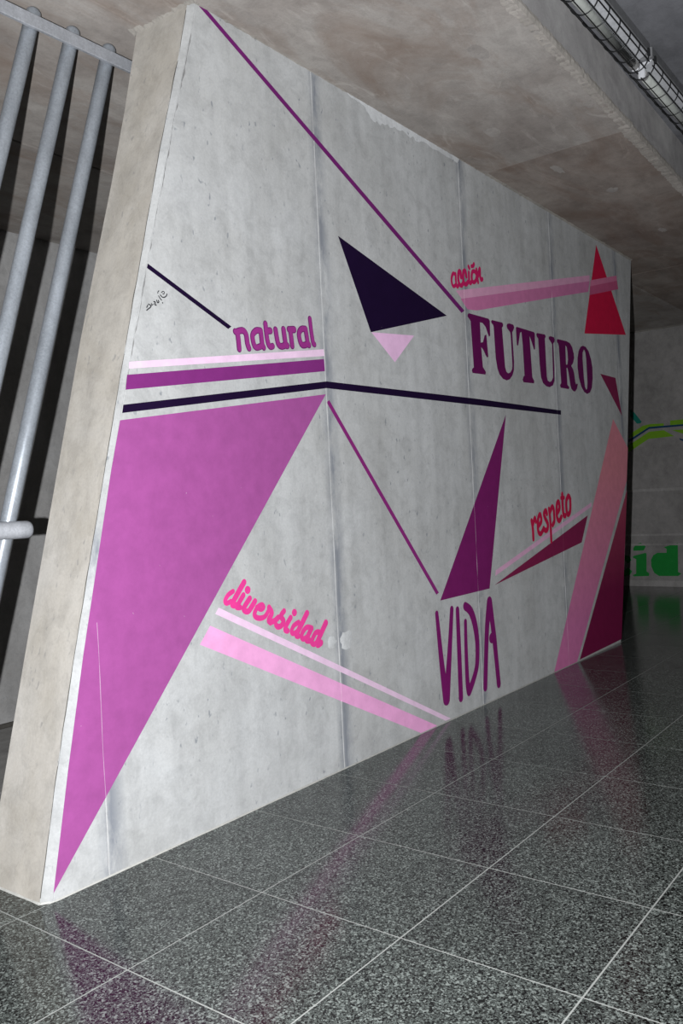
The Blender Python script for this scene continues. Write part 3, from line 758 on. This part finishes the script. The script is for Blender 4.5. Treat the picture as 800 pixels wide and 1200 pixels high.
# mortar patches over the tie holes, and the pale lime deposit under the ceiling
def blob(cx, cz, rx, rz, at, seed, thick=.004, nseg=18):
    V = [at(cx, cz, thick)]; Fc = []
    for ring, (s, e) in enumerate(((.55, thick*.9), (1, 0))):
        for t in range(nseg):
            a = 2*math.pi*t/nseg; k = 1 + .45*noise.noise((math.cos(a)*1.9+seed, math.sin(a)*1.9, ring))
            V.append(at(cx+math.cos(a)*rx*s*k, cz+math.sin(a)*rz*s*k, e))
    for t in range(nseg):
        t2 = (t+1) % nseg
        Fc += [(0, 1+t, 1+t2), (1+t, 1+nseg+t, 1+nseg+t2, 1+t2)]
    return V, Fc
for k, (x, z, a, b) in enumerate(PATCH):
    V, Fc = blob(x, z, a, b, on_wall(.0006 if k < 2 else .0001), k*3.7, .004 if k < 2 else .0003)
    orient(obj('mortar_patch', V, Fc, M['patch'] if k < 2 else M['softring' if k > 3 else 'wall'], wall, label='pale mortar patch beside a panel joint' if k < 2 else None), SOUTH)
top, low_e = DEPOSIT[:5], DEPOSIT[5:]
pts = []
for a, b in zip(DEPOSIT, DEPOSIT[1:]+DEPOSIT[:1]):
    for s in range(6):
        x, z = a[0]+(b[0]-a[0])*s/6, a[1]+(b[1]-a[1])*s/6
        pts.append((x+.012*noise.noise((x*30, z*30, 1)), min(H-.004, z+.022*noise.noise((x*25, z*25, 5)))))
V, Fc = flat([pts], on_wall(.0022))
orient(obj('lime_deposit', V, Fc, M['deposit'], wall, label='ragged pale lime deposit under the ceiling'), SOUTH)

# ---------------------------------------------------------------- end wall with the green mural
V, Fc = box_data(XF, XF+.2, -6.0, YBK+.2, -.4, H2+.2)
wall_end = obj('wall_back', V, Fc, M['far'], kind='structure')
for k, (m, nm, lab, pts) in enumerate(FAR):
    V, Fc = flat([pts], on_far(.0008+.0004*k))
    orient(obj(nm, V, Fc, M[m], wall_end, label=lab), WEST)
V, Fc = flat(FARLET, on_far(.0008))
orient(obj('painted_word', V, Fc, M['green'], wall_end, label='large green letters id near the floor of the far wall'), WEST)
# faint board-mark ridges across the end wall
for z, w in ((1.38, .018), (.74, .012), (.60, .012), (.045, .04)):
    V, Fc = bevel_box(XF-.004, XF+.01, -6, YBK, z-w, z+w, .0035)
    obj('board_ridge', V, Fc, M['far_ridge'], wall_end)
V, Fc = bevel_box(XF-.014, XF+.01, -6, YBK, H-.02, H-.001, .004)
obj('mortar_seam', V, Fc, M['seam'], wall_end)

# rear wall beyond the bars, side wall of the hall
V, Fc = box_data(-3.0, XF+.2, YBK, YBK+.2, -.4, H2+.2)
rear = obj('wall_rear', V, Fc, M['rear'], kind='structure')
V, Fc = bevel_box(-3.0, XF, YBK-.02, YBK+.01, -.2, -.165, .006)
obj('base_seam', V, Fc, M['crack'], rear)
V, Fc = box_data(-3.0, XF+.2, -6.2, -6.0, -.3, H2+.2)
obj('wall_right', V, Fc, M['rear'], kind='structure')

# ---------------------------------------------------------------- low ceiling: slab, soffit panels, beam edge
def edge_y(x): return 1.655 + .030*(x-3.6)
xs0, xs1 = -3.0, XF
V = [(xs0, edge_y(xs0), H+.012), (xs1, edge_y(xs1), H+.012), (xs1, YBK, H+.012), (xs0, YBK, H+.012),
     (xs0, edge_y(xs0), H2+.05), (xs1, edge_y(xs1), H2+.05), (xs1, YBK, H2+.05), (xs0, YBK, H2+.05)]
ceil = obj('ceiling', V, [(0,3,2,1),(4,5,6,7),(0,1,5,4),(1,2,6,5),(2,3,7,6),(3,0,4,7)], M['beam'], kind='structure')
def soffit_panel(x0, x1, yf0, yf1, drop, mat='soffit'):
    e = .006
    a = [(x0+e, yf0(x0)+e), (x1-e, yf0(x1)+e), (x1-e, yf1(x1)-e), (x0+e, yf1(x0)-e)]
    c = (sum(q[0] for q in a)/4, sum(q[1] for q in a)/4)
    ins = [(q[0]+(.004 if q[0] < c[0] else -.004), q[1]+(.004 if q[1] < c[1] else -.004)) for q in a]
    z = H-drop
    V = [(x, y, H+.02) for x, y in a] + [(x, y, z+.003) for x, y in a] + [(x, y, z) for x, y in ins]
    Fc = [(0,1,5,4),(1,2,6,5),(2,3,7,6),(3,0,4,7),(4,5,9,8),(5,6,10,9),(6,7,11,10),(7,4,8,11),(8,9,10,11)]
    fix_normals(obj('soffit_panel', V, Fc, M[mat], ceil))
cst = lambda v: (lambda x: v)
xsplits = [xs0, 1.78, 5.40, 9.03, xs1]
for a, b in zip(xsplits, xsplits[1:]):
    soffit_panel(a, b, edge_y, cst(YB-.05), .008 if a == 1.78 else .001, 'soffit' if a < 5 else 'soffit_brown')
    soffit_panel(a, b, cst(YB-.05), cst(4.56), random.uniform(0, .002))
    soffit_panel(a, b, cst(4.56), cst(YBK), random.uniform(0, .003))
# ragged broken lip along the lower edge of the beam
V, Fc = [], []
cnt = 700
for i in range(cnt+1):
    x = 2.6 + (XF-2.6)*i/cnt; y = edge_y(x)
    f = lambda s, q: noise.noise((x*s, q, 0))
    w1 = .042 + .014*f(5, 1) + .012*f(19, 2) + .008*f(47, 12); w2 = .022 + .010*f(7, 3) + .010*f(25, 4); d = .014 + .006*f(13, 5) + .006*f(31, 6)
    V += [(x, y+w1+.03, H-.0005), (x, y+w1, H-d*.7), (x, y+w1*.45, H-d*.55-.004*f(40, 9)), (x, y-.004-.004*f(21, 7), H-d), (x, y-.008-.005*f(33, 8), H+w2*.5), (x, y-.002, H+w2+.012)]
for i in range(cnt):
    for q in range(5): Fc.append((i*6+q, i*6+q+1, (i+1)*6+q+1, (i+1)*6+q))
fix_normals(obj('broken_lip', V, Fc, M['lip'], ceil))
for k, (x, y) in enumerate(SOFFITPATCH):
    V, Fc = blob(x, y, .055+.02*(k % 3), .03+.012*(k % 2), lambda a, b, e: (a, b, H-(.009 if x < 5.4 else .0022)-e), k*2.3, .002)
    orient(obj('filler_patch', V, Fc, M['softpatch'], ceil), Vector((0,0,-1)))

# higher ceiling over the hall
V = [(xs0, -6.2, H2), (xs1, -6.2, H2), (xs1, edge_y(xs1)+.02, H2), (xs0, edge_y(xs0)+.02, H2),
     (xs0, -6.2, H2+.2), (xs1, -6.2, H2+.2), (xs1, edge_y(xs1)+.02, H2+.2), (xs0, edge_y(xs0)+.02, H2+.2)]
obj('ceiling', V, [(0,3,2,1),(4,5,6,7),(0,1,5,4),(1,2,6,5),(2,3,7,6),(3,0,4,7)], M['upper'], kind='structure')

# ---------------------------------------------------------------- leaning bars behind the wall end
rail = bpy.data.objects.new('bar_screen', None); COL.objects.link(rail)
rail.location = (1.5, 3.28, 0)
rail['label'] = 'grey galvanised screen of leaning round bars behind the wall end'; rail['category'] = 'railing'
def rel(V, o): return [tuple(Vector(v)-Vector(o.location)) for v in V]
top_z, sl = 3.640, .2915
V, Fc = [], []
x_top = 2.622
def bar_path(xt):
    pts, rad = [], []
    for z, r in ((0.0, .033), (1.8, .033), (top_z-.022, .033), (top_z-.012, .031), (top_z-.004, .025), (top_z, .012)):
        pts.append((xt-(top_z-z)*sl, 3.28, z)); rad.append(r)
    return pts, rad
b0 = None
for i in range(7):
    if b0 is None:
        pth, rd = bar_path(x_top)
        V, Fc = tube_data(pth, .033, 20, True, rd)
        b0 = obj('bar', rel(V, rail), Fc, M['galv'], rail, smooth=False)
        for p in b0.data.polygons: p.use_smooth = len(p.vertices) == 4
    else:
        c = b0.copy(); COL.objects.link(c); c.parent = rail; c.location.x = -.2018*i
V, Fc = bevel_box(.6, 3.6, 3.228, 3.247, 3.528, 3.588, .003)
obj('flat_rail', rel(V, rail), Fc, M['rail'], rail, label='flat steel strip across the tops of the bars')
V, Fc = tube_data([(.4, 3.19, 1.347), (1.95, 3.19, 1.347), (1.992, 3.19, 1.347), (2.004, 3.19, 1.347), (2.010, 3.19, 1.347)], .037, 22, True, [.037, .037, .037, .033, .022])
o = obj('cross_tube', rel(V, rail), Fc, M['rail'], rail, label='horizontal tube with a rounded open end')
for p in o.data.polygons: p.use_smooth = len(p.vertices) == 4

# ---------------------------------------------------------------- caged tube lamps in the angle of the beam
LS = .9663                                   # lamp group scale, set by the height of the hall ceiling
LY = lambda y: y*LS
LZ = lambda z: H_CAM + (z-H_CAM)*LS
CY, CZ, CR = LY(1.605), LZ(3.975), .0765
def lamp(x0, x1, label):
    e = bpy.data.objects.new('caged_tube_lamp', None); COL.objects.link(e)
    e.location = ((x0+x1)/2, CY, H2); e['label'] = label; e['category'] = 'lamp'; e['group'] = 'caged tube lamps along the beam'
    R2 = lambda V: rel(V, e)
    V, Fc = bevel_box(x0, x1, LY(1.527), LY(1.650), LZ(3.995), H2, .006)
    obj('housing', R2(V), Fc, M['housing'], e)
    prof = [(1.540, 3.994), (1.552, 3.978), (1.580, 3.968), (1.625, 3.968), (1.640, 3.980), (1.646, 3.994)]
    V, Fc = [], []
    for x in (x0+.03, x1-.03): V += [(x, LY(y), LZ(z)) for y, z in prof]
    Fc = [(q, q+1, 7+q, 6+q) for q in range(5)] + [tuple(range(6)), tuple(range(6, 12))[::-1]]
    fix_normals(obj('reflector', R2(V), Fc, M['reflector'], e, label='white enamelled reflector'))
    V, Fc = tube_data([(x0+.06, CY, LZ(3.932)), (x1-.06, CY, LZ(3.932))], .0255, 18)
    t = obj('tube', R2(V), Fc, M['glass'], e, label='unlit fluorescent tube')
    for p in t.data.polygons: p.use_smooth = len(p.vertices) == 4
    for xa_, xb_ in ((x0+.045, x0+.085), (x1-.085, x1-.045)):
        V, Fc = tube_data([(xa_, CY, LZ(3.932)), (xb_, CY, LZ(3.932))], .0265, 16)
        obj('tube_cap', R2(V), Fc, M['capmetal'], e)
    for xa_ in (x0+.030, x1-.045):
        V, Fc = bevel_box(xa_, xa_+.015, CY-.02, CY+.02, LZ(3.905), LZ(3.972), .004)
        obj('lamp_holder', R2(V), Fc, M['reflector'], e)
    # guard: long wires and half hoops
    angs = [math.radians(a) for a in (-4, 22, 52, 88, 128)]
    for a in angs:
        y, z = CY - math.cos(a)*CR, CZ - math.sin(a)*CR
        V, Fc = tube_data([(x0+.01, y, z), (x1-.01, y, z)], .0034, 6)
        obj('cage_wire', R2(V), Fc, M['wire'], e)
    nh = int((x1-x0-.06)/.15)+1
    hoop = None
    for i in range(nh):
        xh = x0 + .035 + (x1-x0-.07)*i/(nh-1)
        if hoop is None:
            V, Fc = tube_data([(0, -math.cos(math.radians(a))*CR, CZ-H2-math.sin(math.radians(a))*CR) for a in range(-8, 164, 14)], .0030, 6)
            hoop = obj('cage_hoop', V, Fc, M['wire'], e, smooth=True); hoop.location.x = xh - e.location.x
        else:
            h2 = hoop.copy(); COL.objects.link(h2); h2.parent = e; h2.location.x = xh - e.location.x
    for xs in (x0+.03, x1-.05):                                   # clips that hold the guard to the housing
        V, Fc = bevel_box(xs, xs+.02, LY(1.518), LY(1.530), LZ(3.965), LZ(4.01), .002)
        obj('clip', R2(V), Fc, M['wire'], e)
    return e
lamp(3.58, 5.06, 'nearer caged fluorescent lamp under the high ceiling, cut by the top frame edge')
lamp(5.10, 6.58, 'farther caged fluorescent lamp beyond the gap, running towards the far end')
